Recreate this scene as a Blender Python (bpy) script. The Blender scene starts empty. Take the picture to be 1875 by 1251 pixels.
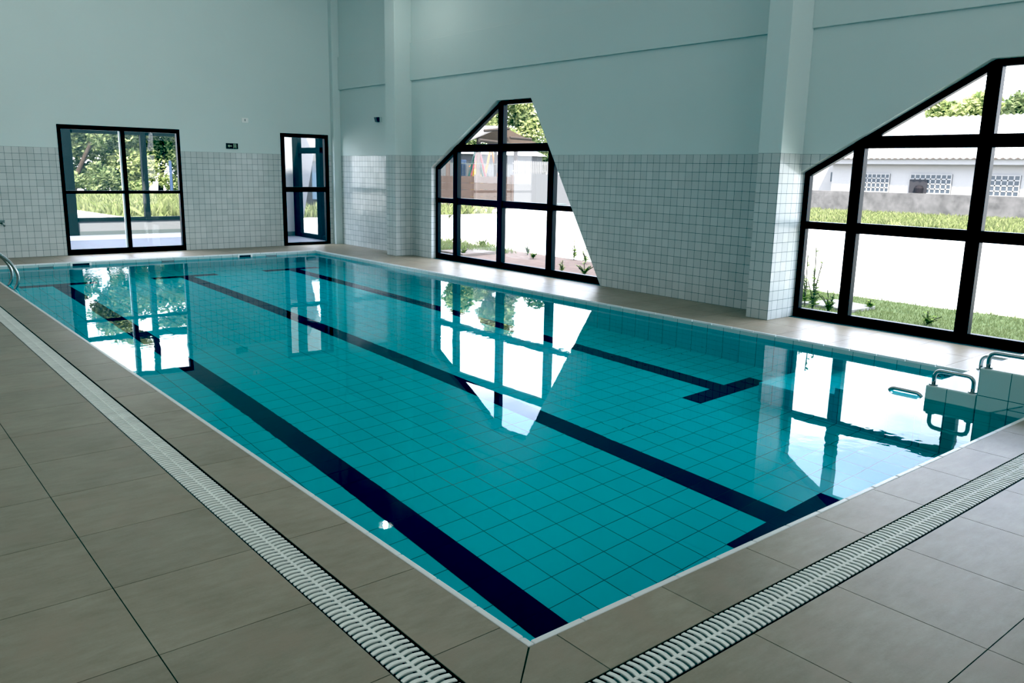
import bpy, math, random
from mathutils import Vector, Matrix
random.seed(7)
S = bpy.context.scene
COL = S.collection
# ------------------------------------------------------------------ main dimensions (metres)
XR, YF = 7.235, 15.105        # inner faces of right wall and far wall
XL, YN = -5.2, -6.4           # left wall and the wall behind the viewer
PW, PL = 6.025, 13.90         # pool width and length (near left pool corner is the origin)
ZW = -0.065                   # water level
ZB = -1.45                    # pool bottom
ZT = 1.967                    # top of wall tiling
ZC = 6.4                      # ceiling
PT = 0.2256                   # pool tile pitch
GZ = -0.08                    # ground level outside

# ------------------------------------------------------------------ materials
def lin(r, g, b):
    f = lambda c: ((c/255)/12.92 if c/255 <= 0.04045 else (((c/255)+0.055)/1.055)**2.4)
    return (f(r), f(g), f(b), 1)

class NT:
    def __init__(s, name):
        s.m = bpy.data.materials.new(name); s.m.use_nodes = True
        s.t = s.m.node_tree; s.t.nodes.clear()
        s.out = s.n('ShaderNodeOutputMaterial')
    def n(s, typ, **k):
        x = s.t.nodes.new(typ)
        for a, v in k.items(): setattr(x, a, v)
        return x
    def put(s, sock, v):
        if isinstance(v, bpy.types.NodeSocket): s.t.links.new(v, sock)
        else: sock.default_value = v
    def math(s, op, a, b=0.0, c=None):
        x = s.n('ShaderNodeMath', operation=op); s.put(x.inputs[0], a); s.put(x.inputs[1], b)
        if c is not None: s.put(x.inputs[2], c)
        return x.outputs[0]
    def mix(s, f, a, b):
        x = s.n('ShaderNodeMix', data_type='RGBA'); s.put(x.inputs[0], f); s.put(x.inputs[6], a); s.put(x.inputs[7], b)
        return x.outputs[2]
    def noise(s, vec, scale, detail=3, rough=0.5):
        x = s.n('ShaderNodeTexNoise'); s.put(x.inputs['Vector'], vec); x.inputs['Scale'].default_value = scale
        x.inputs['Detail'].default_value = detail; x.inputs['Roughness'].default_value = rough
        return x.outputs['Fac']
    def ramp(s, f, lo, hi):
        x = s.n('ShaderNodeMapRange'); s.put(x.inputs[0], f); x.inputs[1].default_value = lo; x.inputs[2].default_value = hi
        return x.outputs[0]
    def bsdf(s, color, rough=0.5, spec=0.5, metal=0.0, normal=None):
        p = s.n('ShaderNodeBsdfPrincipled')
        s.put(p.inputs['Base Color'], color); s.put(p.inputs['Roughness'], rough)
        p.inputs['Metallic'].default_value = metal; p.inputs['Specular IOR Level'].default_value = spec
        if normal is not None: s.put(p.inputs['Normal'], normal)
        s.t.links.new(p.outputs[0], s.out.inputs[0]); return p
    def pos(s): return s.n('ShaderNodeNewGeometry').outputs['Position']

def plain(name, c, rough=0.5, spec=0.5, metal=0.0, var=0.0, scale=3.0, island=0.0):
    t = NT(name); col = c
    if var:
        f = t.noise(t.pos(), scale, 4)
        col = t.mix(f, tuple(x*(1-var) for x in c[:3])+(1,), tuple(min(1, x*(1+var)) for x in c[:3])+(1,))
    if island:
        g = t.n('ShaderNodeNewGeometry').outputs['Random Per Island']
        v = t.math('MULTIPLY_ADD', g, island*2, 1-island)
        hs = t.n('ShaderNodeHueSaturation'); t.put(hs.inputs['Color'], col); t.put(hs.inputs['Value'], v); col = hs.outputs[0]
    t.bsdf(col, rough, spec, metal); return t.m

def leafmat(name, dark, light, sun=0.0):
    t = NT(name)
    g = t.n('ShaderNodeNewGeometry').outputs['Random Per Island']
    nz = t.noise(t.pos(), 0.9, 2)
    f = t.math('ADD', t.math('MULTIPLY', g, 0.6), t.math('MULTIPLY', t.ramp(nz, 0.3, 0.7), 0.4))
    c = t.mix(f, dark, light)
    d = t.n('ShaderNodeBsdfDiffuse'); t.put(d.inputs[0], c)
    tr = t.n('ShaderNodeBsdfTranslucent'); t.put(tr.inputs[0], c)
    mx = t.n('ShaderNodeMixShader'); mx.inputs[0].default_value = 0.3
    t.t.links.new(d.outputs[0], mx.inputs[1]); t.t.links.new(tr.outputs[0], mx.inputs[2])
    t.t.links.new(mx.outputs[0], t.out.inputs[0]); return t.m

PAINT = (0.56, 0.665, 0.655, 1)
def grid_mask(t, u, v, pu, pv, ou, ov, g):
    """1 on the joint lines of a grid, plus the cell ids"""
    a = t.math('DIVIDE', t.math('SUBTRACT', u, ou), pu); b = t.math('DIVIDE', t.math('SUBTRACT', v, ov), pv)
    fa = t.math('ABSOLUTE', t.math('SUBTRACT', t.math('FRACT', a), 0.5)); fb = t.math('ABSOLUTE', t.math('SUBTRACT', t.math('FRACT', b), 0.5))
    m = t.math('MAXIMUM', t.math('GREATER_THAN', fa, 0.5-g/pu/2), t.math('GREATER_THAN', fb, 0.5-g/pv/2))
    ids = t.n('ShaderNodeCombineXYZ'); t.put(ids.inputs[0], t.math('FLOOR', a)); t.put(ids.inputs[1], t.math('FLOOR', b))
    wn = t.n('ShaderNodeTexWhiteNoise', noise_dimensions='3D'); t.put(wn.inputs['Vector'], ids.outputs[0])
    return m, wn

def tilted(t, wn, amount):
    g = t.n('ShaderNodeNewGeometry')
    sub = t.n('ShaderNodeVectorMath', operation='SUBTRACT'); t.put(sub.inputs[0], wn.outputs['Color']); sub.inputs[1].default_value = (.5, .5, .5)
    sc = t.n('ShaderNodeVectorMath', operation='SCALE'); t.put(sc.inputs[0], sub.outputs[0]); sc.inputs['Scale'].default_value = amount
    ad = t.n('ShaderNodeVectorMath', operation='ADD'); t.put(ad.inputs[0], g.outputs['Normal']); t.put(ad.inputs[1], sc.outputs[0])
    no = t.n('ShaderNodeVectorMath', operation='NORMALIZE'); t.put(no.inputs[0], ad.outputs[0]); return no.outputs[0]

def axis_uv(t):
    g = t.n('ShaderNodeNewGeometry'); p = t.n('ShaderNodeSeparateXYZ'); t.put(p.inputs[0], g.outputs['Position'])
    n = t.n('ShaderNodeSeparateXYZ'); t.put(n.inputs[0], g.outputs['True Normal'])
    isx = t.math('GREATER_THAN', t.math('ABSOLUTE', n.outputs[0]), 0.5)
    u = t.math('ADD', t.math('MULTIPLY', p.outputs[1], isx), t.math('MULTIPLY', p.outputs[0], t.math('SUBTRACT', 1.0, isx)))
    return p, n, u

def wall_material():
    t = NT('painted_wall_with_tiled_dado'); p, n, u = axis_uv(t)
    m, wn = grid_mask(t, u, p.outputs[2], 0.1157, 0.1157, 0.02, 0.0, 0.0045)
    tv = t.mix(wn.outputs['Value'], (0.47, 0.52, 0.515, 1), (0.54, 0.59, 0.585, 1))
    tile = t.mix(m, tv, (0.045, 0.085, 0.085, 1))
    nz = t.noise(t.pos(), 1.3, 5)
    paint = t.mix(nz, tuple(x*.97 for x in PAINT[:3])+(1,), tuple(x*1.03 for x in PAINT[:3])+(1,))
    band = t.math('LESS_THAN', p.outputs[2], ZT)
    col = t.mix(band, paint, tile)
    rough = t.math('ADD', t.math('MULTIPLY', band, -0.41), 0.55)
    rough = t.math('ADD', rough, t.math('MULTIPLY', t.math('MULTIPLY', band, m), 0.5))
    nt = tilted(t, wn, 0.022); g = t.n('ShaderNodeNewGeometry')
    mv = t.n('ShaderNodeMix', data_type='VECTOR'); t.put(mv.inputs[0], band); t.put(mv.inputs[4], g.outputs['Normal']); t.put(mv.inputs[5], nt)
    b = t.bsdf(col, rough, 0.5, 0, mv.outputs[1]); t.put(b.inputs['Specular IOR Level'], t.math('MULTIPLY_ADD', band, -0.03, 0.2))
    return t.m

def pool_tile_material(name, c1, c2, joint, oz=-0.02, floor=False):
    t = NT(name); p, n, u = axis_uv(t)
    if floor: m, wn = grid_mask(t, p.outputs[0], p.outputs[1], PT, PT, 2.900, 0.855, 0.0065)
    else:
        isx = t.math('GREATER_THAN', t.math('ABSOLUTE', n.outputs[0]), 0.5)
        off = t.math('ADD', t.math('MULTIPLY', isx, 0.855), t.math('MULTIPLY', t.math('SUBTRACT', 1.0, isx), 2.900))
        m, wn = grid_mask(t, t.math('SUBTRACT', u, off), p.outputs[2], PT, PT, 0, oz, 0.005)
    col = t.mix(m, t.mix(wn.outputs['Value'], c1, c2), joint)
    t.bsdf(col, 0.25, 0.4); return t.m

def deck_material():
    t = NT('beige_stoneware_deck_tile')
    g = t.n('ShaderNodeNewGeometry'); pos = g.outputs['Position']
    mp = t.n('ShaderNodeMapping'); t.put(mp.inputs[0], pos); mp.inputs['Scale'].default_value = (1.0, 3.5, 1)
    f1 = t.noise(pos, 2.2, 6, .6); f2 = t.noise(mp.outputs[0], 6, 5, .65); f3 = t.noise(pos, 90, 2)
    f = t.math('ADD', t.math('MULTIPLY', f1, .5), t.math('ADD', t.math('MULTIPLY', f2, .4), t.math('MULTIPLY', f3, .1)))
    c = t.mix(t.ramp(f, .35, .65), (0.228, 0.188, 0.126, 1), (0.325, 0.288, 0.214, 1))
    c = t.mix(t.ramp(t.noise(pos, 3.1, 4, .6), .5, .72), c, (0.298, 0.240, 0.172, 1))
    v = t.math('MULTIPLY_ADD', g.outputs['Random Per Island'], 0.10, 0.95)
    hs = t.n('ShaderNodeHueSaturation'); t.put(hs.inputs['Color'], c); t.put(hs.inputs['Value'], v)
    bp = t.n('ShaderNodeBump'); bp.inputs['Strength'].default_value = 0.15; bp.inputs['Distance'].default_value = 0.004; t.put(bp.inputs['Height'], t.noise(mp.outputs[0], 25, 6, .7))
    t.bsdf(hs.outputs[0], 0.42, 0.45, 0, bp.outputs[0]); return t.m

def water_material():
    t = NT('pool_water_surface')
    pos = t.pos()
    mask = t.ramp(t.noise(pos, 0.45, 2), 0.48, 0.72)
    h1 = t.noise(pos, 6.0, 2); h2 = t.noise(pos, 1.4, 1)
    h = t.math('ADD', t.math('MULTIPLY', h1, t.math('MULTIPLY_ADD', mask, 2.4, 0.05)), t.math('MULTIPLY', h2, 0.5))
    bp = t.n('ShaderNodeBump'); bp.inputs['Strength'].default_value = 1.0; bp.inputs['Distance'].default_value = 0.0008; t.put(bp.inputs['Height'], h)
    rf = t.n('ShaderNodeBsdfRefraction'); rf.inputs['IOR'].default_value = 1.333; rf.inputs['Roughness'].default_value = 0; t.put(rf.inputs['Normal'], bp.outputs[0])
    rf.inputs['Color'].default_value = (0.92, 1, 1, 1)
    gl = t.n('ShaderNodeBsdfGlossy'); gl.inputs['Roughness'].default_value = 0; gl.inputs['Color'].default_value = (0.92, 1, 1, 1); t.put(gl.inputs['Normal'], bp.outputs[0])
    fr = t.n('ShaderNodeFresnel'); fr.inputs[0].default_value = 1.333; t.put(fr.inputs['Normal'], bp.outputs[0])
    mx = t.n('ShaderNodeMixShader'); t.put(mx.inputs[0], t.math('MULTIPLY', fr.outputs[0], 0.66))
    t.t.links.new(rf.outputs[0], mx.inputs[1]); t.t.links.new(gl.outputs[0], mx.inputs[2]); t.t.links.new(mx.outputs[0], t.out.inputs[0]); return t.m

def pane_material(name='window_glass', k=1.0):
    t = NT(name)
    fr = t.n('ShaderNodeFresnel'); fr.inputs[0].default_value = 1.45
    tr = t.n('ShaderNodeBsdfTransparent'); tr.inputs[0].default_value = (.96, .97, .97, 1)
    gl = t.n('ShaderNodeBsdfGlossy'); gl.inputs['Roughness'].default_value = 0.0
    mx = t.n('ShaderNodeMixShader'); t.put(mx.inputs[0], t.math('MULTIPLY', fr.outputs[0], k))
    t.t.links.new(tr.outputs[0], mx.inputs[1]); t.t.links.new(gl.outputs[0], mx.inputs[2]); t.t.links.new(mx.outputs[0], t.out.inputs[0]); return t.m

def emis(name, c, k):
    t = NT(name); e = t.n('ShaderNodeEmission'); e.inputs[0].default_value = c; e.inputs[1].default_value = k
    t.t.links.new(e.outputs[0], t.out.inputs[0]); return t.m

M = dict(
    wall=wall_material(), deck=deck_material(), water=water_material(), pane=pane_material(), paneweak=pane_material('porch_glass', .3),
    paint=plain('white_paint', PAINT, 0.6, .2), ceil=plain('ceiling_paint', (.55, .62, .61, 1), .8, .1),
    pool=pool_tile_material('turquoise_pool_tile', (0.0, .67, .76, 1), (0.0, .71, .80, 1), (0.0, .18, .21, 1)),
    poolfloor=pool_tile_material('turquoise_pool_floor_tile', (0.0, .69, .78, 1), (0.0, .73, .82, 1), (0.0, .16, .19, 1), floor=True),
    poolband=pool_tile_material('pale_pool_edge_tile', (.36, .52, .52, 1), (.40, .56, .56, 1), (.06, .15, .15, 1)),
    steptile=pool_tile_material('pale_step_tile', (.44, .60, .58, 1), (.48, .64, .62, 1), (.06, .13, .13, 1), oz=0.05),
    steptop=plain('white_step_tile', (.72, .76, .78, 1), .35, .5),
    grout=plain('dark_grout', (.075, .07, .05, 1), .9, .1), coping=plain('white_edge_tile', (.72, .76, .76, 1), .35, .5),
    navy=plain('navy_pool_tile', (.001, .003, .045, 1), .4, .2), joint=plain('navy_joint', (.03, .06, .09, 1), .6, .2),
    target=plain('grey_target_tile', (.16, .20, .235, 1), .4, .4),
    black=plain('black_window_metal', (.004, .0042, .0045, 1), .45, .10), dark=plain('dark_porch_metal', (.006, .009, .010, 1), .7, .04),
    alu=plain('bright_sash_edge', (.45, .55, .6, 1), .35, .5), plastic=plain('white_plastic', (.74, .79, .78, 1), .45, .4),
    grating=plain('pale_plastic_grating', (.74, .78, .73, 1), .5, .4, island=.06), channel=plain('dark_channel', (.01, .012, .01, 1), .8, .2), under=plain('grating_web', (.30, .32, .29, 1), .7, .2),
    steel=plain('polished_steel', (.40, .44, .44, 1), .16, .5, 1.0), hole=plain('dark_slot', (.008, .03, .035, 1), .6, .3),
    signgreen=plain('dark_green_sign', (.003, .012, .006, 1), .4, .3), signpale=plain('pale_green_symbol', (.42, .56, .40, 1), .6, .2),
    bluegrey=plain('dark_blue_fixture', (.015, .05, .07, 1), .4, .4),
    lampshade=plain('lamp_shade', (.5, .5, .5, 1), .4, .5), bulb=emis('lamp_bulb', (1, .97, .9, 1), 90),
    pave=plain('pale_concrete_paving', (.33, .32, .30, 1), .9, .1, var=.1, scale=.6), soil=plain('reddish_soil', (.125, .088, .072, 1), .95, .05, var=.45, scale=7),
    lawn=plain('lawn_turf', (.085, .105, .040, 1), .95, .05, var=.25, scale=5), blade=leafmat('grass_blade', (.135, .165, .062, 1), (.17, .19, .085, 1)),
    dryblade=leafmat('sunlit_grass_blade', (.075, .095, .032, 1), (.135, .14, .070, 1)), dryturf=plain('sunlit_meadow', (.085, .10, .040, 1), .95, .05, var=.4, scale=1.2),
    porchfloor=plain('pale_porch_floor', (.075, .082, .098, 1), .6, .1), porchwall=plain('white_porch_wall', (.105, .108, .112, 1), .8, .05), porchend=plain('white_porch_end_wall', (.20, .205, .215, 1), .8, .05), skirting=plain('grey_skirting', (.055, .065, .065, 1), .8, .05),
    leafdark=leafmat('dark_tree_leaf', (.008, .020, .010, 1), (.09, .12, .05, 1)), leafmid=leafmat('tree_leaf', (.014, .034, .012, 1), (.18, .205, .095, 1)),
    leafpale=leafmat('pale_tree_leaf', (.075, .11, .035, 1), (.27, .29, .12, 1)), bark=plain('tree_bark', (.022, .016, .012, 1), .9, .1, var=.3, scale=6),
    weed=leafmat('weed_leaf', (.08, .13, .03, 1), (.24, .30, .09, 1)), stem=plain('weed_stem', (.05, .045, .025, 1), .8, .1),
    slab=plain('concrete_slab', (.13, .105, .09, 1), .9, .1, var=.15, scale=4), palelab=plain('pale_slab', (.20, .19, .175, 1), .9, .1, var=.15, scale=4),
    house=plain('white_house_wall', (.19, .187, .182, 1), .9, .1), roof=plain('pale_roof_tile', (.25, .245, .24, 1), .9, .1), eave=plain('shaded_eave_underside', (.10, .075, .06, 1), .9, .1),
    housepane=plain('grey_house_pane', (.030, .036, .044, 1), .3, .3), housegap=plain('dark_room', (.022, .02, .022, 1), .8, .1), curtain=plain('brown_room_shape', (.008, .006, .007, 1), .8, .1),
    stone=plain('weathered_wall', (.072, .068, .067, 1), .95, .05, var=.75, scale=2.4), fence=plain('brown_fence_board', (.031, .0215, .0175, 1), .85, .1, var=.25, scale=5), fencepost=plain('brown_post', (.040, .029, .025, 1), .85, .1),
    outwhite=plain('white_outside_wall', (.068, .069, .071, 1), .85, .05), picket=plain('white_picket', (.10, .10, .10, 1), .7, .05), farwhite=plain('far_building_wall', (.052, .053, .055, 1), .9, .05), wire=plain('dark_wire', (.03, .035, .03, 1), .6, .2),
    gazwhite=plain('pale_gazebo_roof', (.085, .082, .082, 1), .8, .1), gazbrown=plain('tan_gazebo_board', (.048, .034, .025, 1), .85, .1, var=.2, scale=3), gazwood=plain('gazebo_beam', (.022, .017, .014, 1), .85, .1),
    green=plain('green_paint', (.004, .040, .026, 1), .5, .3), red=plain('red_paint', (.10, .012, .018, 1), .5, .3), orange=plain('orange_paint', (.12, .040, .004, 1), .5, .3), blue=plain('blue_paint', (.016, .030, .064, 1), .5, .3), yellow=plain('yellow_paint', (.11, .065, .004, 1), .5, .3), lime=plain('lime_paint', (.06, .12, .02, 1), .5, .3),
    shed=plain('dark_shed_wall', (.006, .006, .0065, 1), .7, .2), redband=plain('red_band', (.11, .012, .018, 1), .6, .2), bluereflection=plain('blue_glass_reflection', (.03, .055, .085, 1), .5, .3), shedroof=plain('grey_shed_roof', (.045, .048, .05, 1), .7, .2),
    float_=plain('grey_float', (.4, .46, .46, 1), .4, .4),
)

# ------------------------------------------------------------------ helpers
def tag(o, label=None, cat=None, group=None, kind=None):
    if label: o['label'] = label
    if cat: o['category'] = cat
    if group: o['group'] = group
    if kind: o['kind'] = kind
    return o

def empty(name, loc=(0, 0, 0)):
    o = bpy.data.objects.new(name, None); o.empty_display_size = .1; o.location = loc; COL.objects.link(o); return o

class MB:
    def __init__(s): s.v = []; s.f = []; s.mi = []; s.k = 0
    def add(s, vs, fs):
        b = len(s.v); s.v += [tuple(v) for v in vs]; s.f += [tuple(b+i for i in f) for f in fs]; s.mi += [s.k]*len(fs); return s
    def box(s, x0, x1, y0, y1, z0, z1):
        return s.add([(x0, y0, z0), (x1, y0, z0), (x1, y1, z0), (x0, y1, z0), (x0, y0, z1), (x1, y0, z1), (x1, y1, z1), (x0, y1, z1)],
                     [(3, 2, 1, 0), (4, 5, 6, 7), (0, 1, 5, 4), (1, 2, 6, 5), (2, 3, 7, 6), (3, 0, 4, 7)])
    def prism(s, poly, axis, a0, a1):
        """poly: 2D points; axis 'x' -> (y,z), 'y' -> (x,z), 'z' -> (x,y)"""
        n = len(poly); P = {'x': lambda p, a: (a, p[0], p[1]), 'y': lambda p, a: (p[0], a, p[1]), 'z': lambda p, a: (p[0], p[1], a)}[axis]
        ar = sum(poly[i][0]*poly[(i+1) % n][1]-poly[(i+1) % n][0]*poly[i][1] for i in range(n))
        if (ar < 0) != (axis == 'y'): poly = poly[::-1]
        return s.add([P(p, a0) for p in poly]+[P(p, a1) for p in poly],
                     [tuple(range(n))[::-1], tuple(range(n, 2*n))]+[(i, (i+1) % n, n+(i+1) % n, n+i) for i in range(n)])
    def tube(s, pts, r, n=10, cap=True):
        pts = [Vector(p) for p in pts]; rr = r if isinstance(r, (list, tuple)) else [r]*len(pts)
        vs = []; up = None
        for i, p in enumerate(pts):
            d = (pts[min(i+1, len(pts)-1)]-pts[max(i-1, 0)]).normalized()
            if up is None: up = Vector((0, 0, 1)) if abs(d.z) < .9 else Vector((1, 0, 0))
            a = d.cross(up).normalized(); up = a.cross(d).normalized()
            for k in range(n):
                t = 2*math.pi*k/n; vs.append(p+a*(math.cos(t)*rr[i])+up*(math.sin(t)*rr[i]))
        fs = [(i*n+k, i*n+(k+1) % n, (i+1)*n+(k+1) % n, (i+1)*n+k) for i in range(len(pts)-1) for k in range(n)]
        fs = [f[::-1] for f in fs]
        if cap: fs += [tuple(range(n)), tuple(range((len(pts)-1)*n, len(pts)*n))[::-1]]
        return s.add(vs, fs)
    def lathe(s, prof, c=(0, 0, 0), n=20):
        vs = []; fs = []
        for r, z in prof:
            for k in range(n):
                t = 2*math.pi*k/n; vs.append((c[0]+r*math.cos(t), c[1]+r*math.sin(t), c[2]+z))
        for i in range(len(prof)-1):
            for k in range(n): fs.append((i*n+k, i*n+(k+1) % n, (i+1)*n+(k+1) % n, (i+1)*n+k))
        return s.add(vs, fs)
    def build(s, name, mats, parent=None, smooth=False, bevel=0, loc=None):
        me = bpy.data.meshes.new(name); me.from_pydata(s.v, [], s.f)
        ms = mats if isinstance(mats, (list, tuple)) else [mats]
        for m in ms: me.materials.append(m)
        if len(ms) > 1: me.polygons.foreach_set('material_index', s.mi)
        if smooth: me.polygons.foreach_set('use_smooth', [True]*len(me.polygons))
        me.update()
        o = bpy.data.objects.new(name, me); COL.objects.link(o)
        if parent is not None:
            o.parent = parent
            if parent.type == 'EMPTY' or True:
                o.matrix_parent_inverse = Matrix.Translation(parent.matrix_basis.to_translation()).inverted() if parent.parent is None else Matrix.Identity(4)
        if loc: o.location = loc
        if bevel:
            b = o.modifiers.new('edge', 'BEVEL'); b.width = bevel; b.segments = 2; b.limit_method = 'ANGLE'
        return o

def sub(s_mb, name, mat, parent, **k):
    """a sub-part: child of a part whose own origin sits at the world origin"""
    o = s_mb.build(name, mat, None, **k); o.parent = parent
    bpy.context.view_layer.update(); o.matrix_parent_inverse = parent.matrix_world.inverted(); return o

def struct(o): o['kind'] = 'structure'; return o

def copy_tree(o, parent=None):
    c = o.copy(); COL.objects.link(c)
    if parent is not None: c.parent = parent
    for ch in o.children: copy_tree(ch, c)
    return c

def curve_wall(name, outer, holes, axis, a0, a1, mat):
    """a wall with openings: filled 2D curve turned into a plain mesh"""
    cu = bpy.data.curves.new(name, 'CURVE'); cu.dimensions = '2D'; cu.fill_mode = 'BOTH'; cu.extrude = abs(a1-a0)/2
    for poly in [outer]+holes:
        sp = cu.splines.new('POLY'); sp.points.add(len(poly)-1); sp.use_cyclic_u = True
        for i, p in enumerate(poly): sp.points[i].co = (p[0], p[1], 0, 1)
    tmp = bpy.data.objects.new(name, cu); COL.objects.link(tmp)
    me = bpy.data.meshes.new_from_object(tmp.evaluated_get(bpy.context.evaluated_depsgraph_get()))
    bpy.data.objects.remove(tmp); bpy.data.curves.remove(cu)
    mid = (a0+a1)/2
    for v in me.vertices:
        x, y, z = v.co
        v.co = (mid+z, x, y) if axis == 'x' else (x, mid-z, y)
    me.materials.clear(); me.materials.append(mat); me.update(); me.name = name
    o = bpy.data.objects.new(name, me); COL.objects.link(o); return struct(o)

def clip(poly, a, b, c):
    """keep a*u+b*v<=c"""
    out = []
    for i in range(len(poly)):
        p, q = poly[i], poly[(i+1) % len(poly)]; fp, fq = a*p[0]+b*p[1]-c, a*q[0]+b*q[1]-c
        if fp <= 0: out.append(p)
        if fp*fq < 0:
            t = fp/(fp-fq); out.append((p[0]+(q[0]-p[0])*t, p[1]+(q[1]-p[1])*t))
    return out
def cell(poly, u0, u1, v0, v1):
    for a, b, c in ((1, 0, u1), (-1, 0, -u0), (0, 1, v1), (0, -1, -v0)): poly = clip(poly, a, b, c) if poly else poly
    return poly
def inset(poly, ds):
    n = len(poly); ar = sum(poly[i][0]*poly[(i+1) % n][1]-poly[(i+1) % n][0]*poly[i][1] for i in range(n)); sg = 1 if ar > 0 else -1
    L = []
    for i in range(n):
        p, q = Vector(poly[i]), Vector(poly[(i+1) % n]); d = (q-p).normalized(); nn = Vector((-d.y, d.x))*sg
        L.append((p+nn*ds[i], d))
    out = []
    for i in range(n):
        (p, d), (q, e) = L[i-1], L[i]; den = d.x*e.y-d.y*e.x; t = ((q.x-p.x)*e.y-(q.y-p.y)*e.x)/den; out.append(tuple(p+d*t))
    return out
def ring(mb, poly, inn, axis, a0, a1):
    n = len(poly)
    for i in range(n): mb.prism([poly[i], poly[(i+1) % n], inn[(i+1) % n], inn[i]], axis, a0, a1)

# ------------------------------------------------------------------ room shell
def win_poly(y):   # leaning window, y = its far jamb; (y,z) points
    return [(y, 0.0), (y-4.62, 0.0), (y-2.88, 2.885), (y-1.99, 2.885), (y, 1.755)]
WY = (11.365, 3.495)
curve_wall('wall_right', [(YN-.2, -.3), (YF+.2, -.3), (YF+.2, ZC), (YN-.2, ZC)], [win_poly(y) for y in WY], 'x', XR, XR+.22, M['wall'])
D1 = (1.578, 3.758, 0.0, 2.388); D2 = (5.868, 6.992, 0.0, 2.412)
rect = lambda d: [(d[0], d[2]), (d[1], d[2]), (d[1], d[3]), (d[0], d[3])]
curve_wall('wall_far', [(XL-.2, -.3), (XR+.22, -.3), (XR+.22, ZC), (XL-.2, ZC)], [rect(D1), rect(D2)], 'y', YF, YF+.2, M['wall'])
struct(MB().box(XL-.2, XL, YN-.2, YF, -.3, ZC).build('wall_left', M['wall']))
struct(MB().box(XL, XR, YN-.2, YN, -.3, ZC).build('wall_near', M['wall']))
struct(MB().box(XL-.2, XR+.22, YN-.2, YF+.2, ZC, ZC+.2).build('ceiling', M['ceil']))

for y0, y1, x0 in ((12.045, 12.395, 6.85), (3.485, 3.79, 6.775)):
    struct(MB().box(x0, XR, y0, y1, 0, ZC).build('pillar', M['wall'], bevel=.004))
struct(MB().box(7.062, XR, 14.965, YF, 0, ZC).build('pillar', M['paint'], bevel=.004))
# ring beam between the pillars, standing a little proud of the wall
for i, (y0, y1) in enumerate(((12.395, 14.965), (3.79, 12.045), (YN, 3.485))):
    struct(MB().box(XR-.035, XR, y0, y1, 3.385, 4.075).build('trim_%d' % (i+1), M['paint'], bevel=.004))

# deck: separate tiles over a dark bed
def deck():
    mb = MB(); g = .0022
    def tile(x0, x1, y0, y1):
        if x1-x0 > .01 and y1-y0 > .01: mb.box(x0+g, x1-g, y0+g, y1-g, -.004, 0)
    def grid(x0, x1, y0, y1, ox, oy, p=.6):
        xs = [x0]+[ox+p*k for k in range(-40, 60) if x0+.01 < ox+p*k < x1-.01]+[x1]
        ys = [y0]+[oy+p*k for k in range(-40, 60) if y0+.01 < oy+p*k < y1-.01]+[y1]
        for a, b in zip(xs, xs[1:]):
            for c, d in zip(ys, ys[1:]): tile(a, b, c, d)
    e = .028
    grid(-.34, -e, .136, YF, 5, .136)                           # left coping
    grid(.107, PW+e, -.31, -e, .107, 5)                        # near coping
    for poly in ([(-e-g, .136-g), (-.34+g, .136-g), (-.34+g, -.31+2*g), (-e-g, -e+g)], [(.107-g, -e-g), (-e+2*g, -e-g), (-.34+2*g, -.31+g), (.107-g, -.31+g)]): mb.prism(poly, 'z', -.004, 0)
    grid(XL, -.51, YN, YF, -.51-.59, .136)                     # left deck
    grid(-.51, XR, YN, -.485, .107, -.485)                     # near deck
    grid(PW+e, XR, -.31, PL+e, PW+e+.6, .5)                    # right deck
    grid(-e, XR, PL+e, YF, .107, PL+e+.6)                      # far deck
    mb.k = 1
    for b in ((XL, -.51, YN, YF), (-.34, -e, -.31, YF), (-.51, XR, YN, -.485), (-e, XR, -.31, -e), (PW+e, XR, -e, YF), (-e, PW+e, PL+e, YF)): mb.box(*b, -.06, -.003)
    return struct(mb.build('floor', [M['deck'], M['grout']]))
deck()

# white edge tiles round the pool
def edge(name, horizontal, c0, c1, a, b, off):
    mb = MB(); p = .2845; g = .002; ks = [a]+[off+p*k for k in range(-2, 60) if a+.02 < off+p*k < b-.02]+[b]
    for u, v in zip(ks, ks[1:]):
        if horizontal: mb.box(u+g, v-g, c0, c1, -.024, .001)
        else: mb.box(c0, c1, u+g, v-g, -.024, .001)
    return struct(mb.build(name, M['coping'], bevel=.006))
edge('trim_4', False, -.028, .002, -.028, PL+.028, .034)
edge('trim_5', True, -.028, .002, .002, PW-.002, -.022)
edge('trim_6', False, PW-.002, PW+.028, -.028, PL+.028, .034)
edge('trim_7', True, PL-.002, PL+.028, .002, PW-.002, -.022)

# basin
def slab(name, vs, mat): return struct(MB().add(vs, [(0, 1, 2, 3)]).build(name, mat))
slab('floor_pool', [(0, 0, ZB), (PW, 0, ZB), (PW, PL, ZB), (0, PL, ZB)], M['poolfloor'])
for nm, a, b in (('near', (PW, 0), (0, 0)), ('far', (0, PL), (PW, PL)), ('left', (0, 0), (0, PL)), ('right', (PW, PL), (PW, 0))):
    slab('wall_pool_'+nm, [(a[0], a[1], ZB), (a[0], a[1], ZW), (b[0], b[1], ZW), (b[0], b[1], ZB)], M['pool'])
    slab('wall_pool_edge_'+nm, [(a[0], a[1], ZW), (a[0], a[1], -.02), (b[0], b[1], -.02), (b[0], b[1], ZW)], M['poolband'])
struct(MB().add([(0, 0, ZW), (PW, 0, ZW), (PW, PL, ZW), (0, PL, ZW)], [(0, 1, 2, 3)]).build('water', M['water']))

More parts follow.
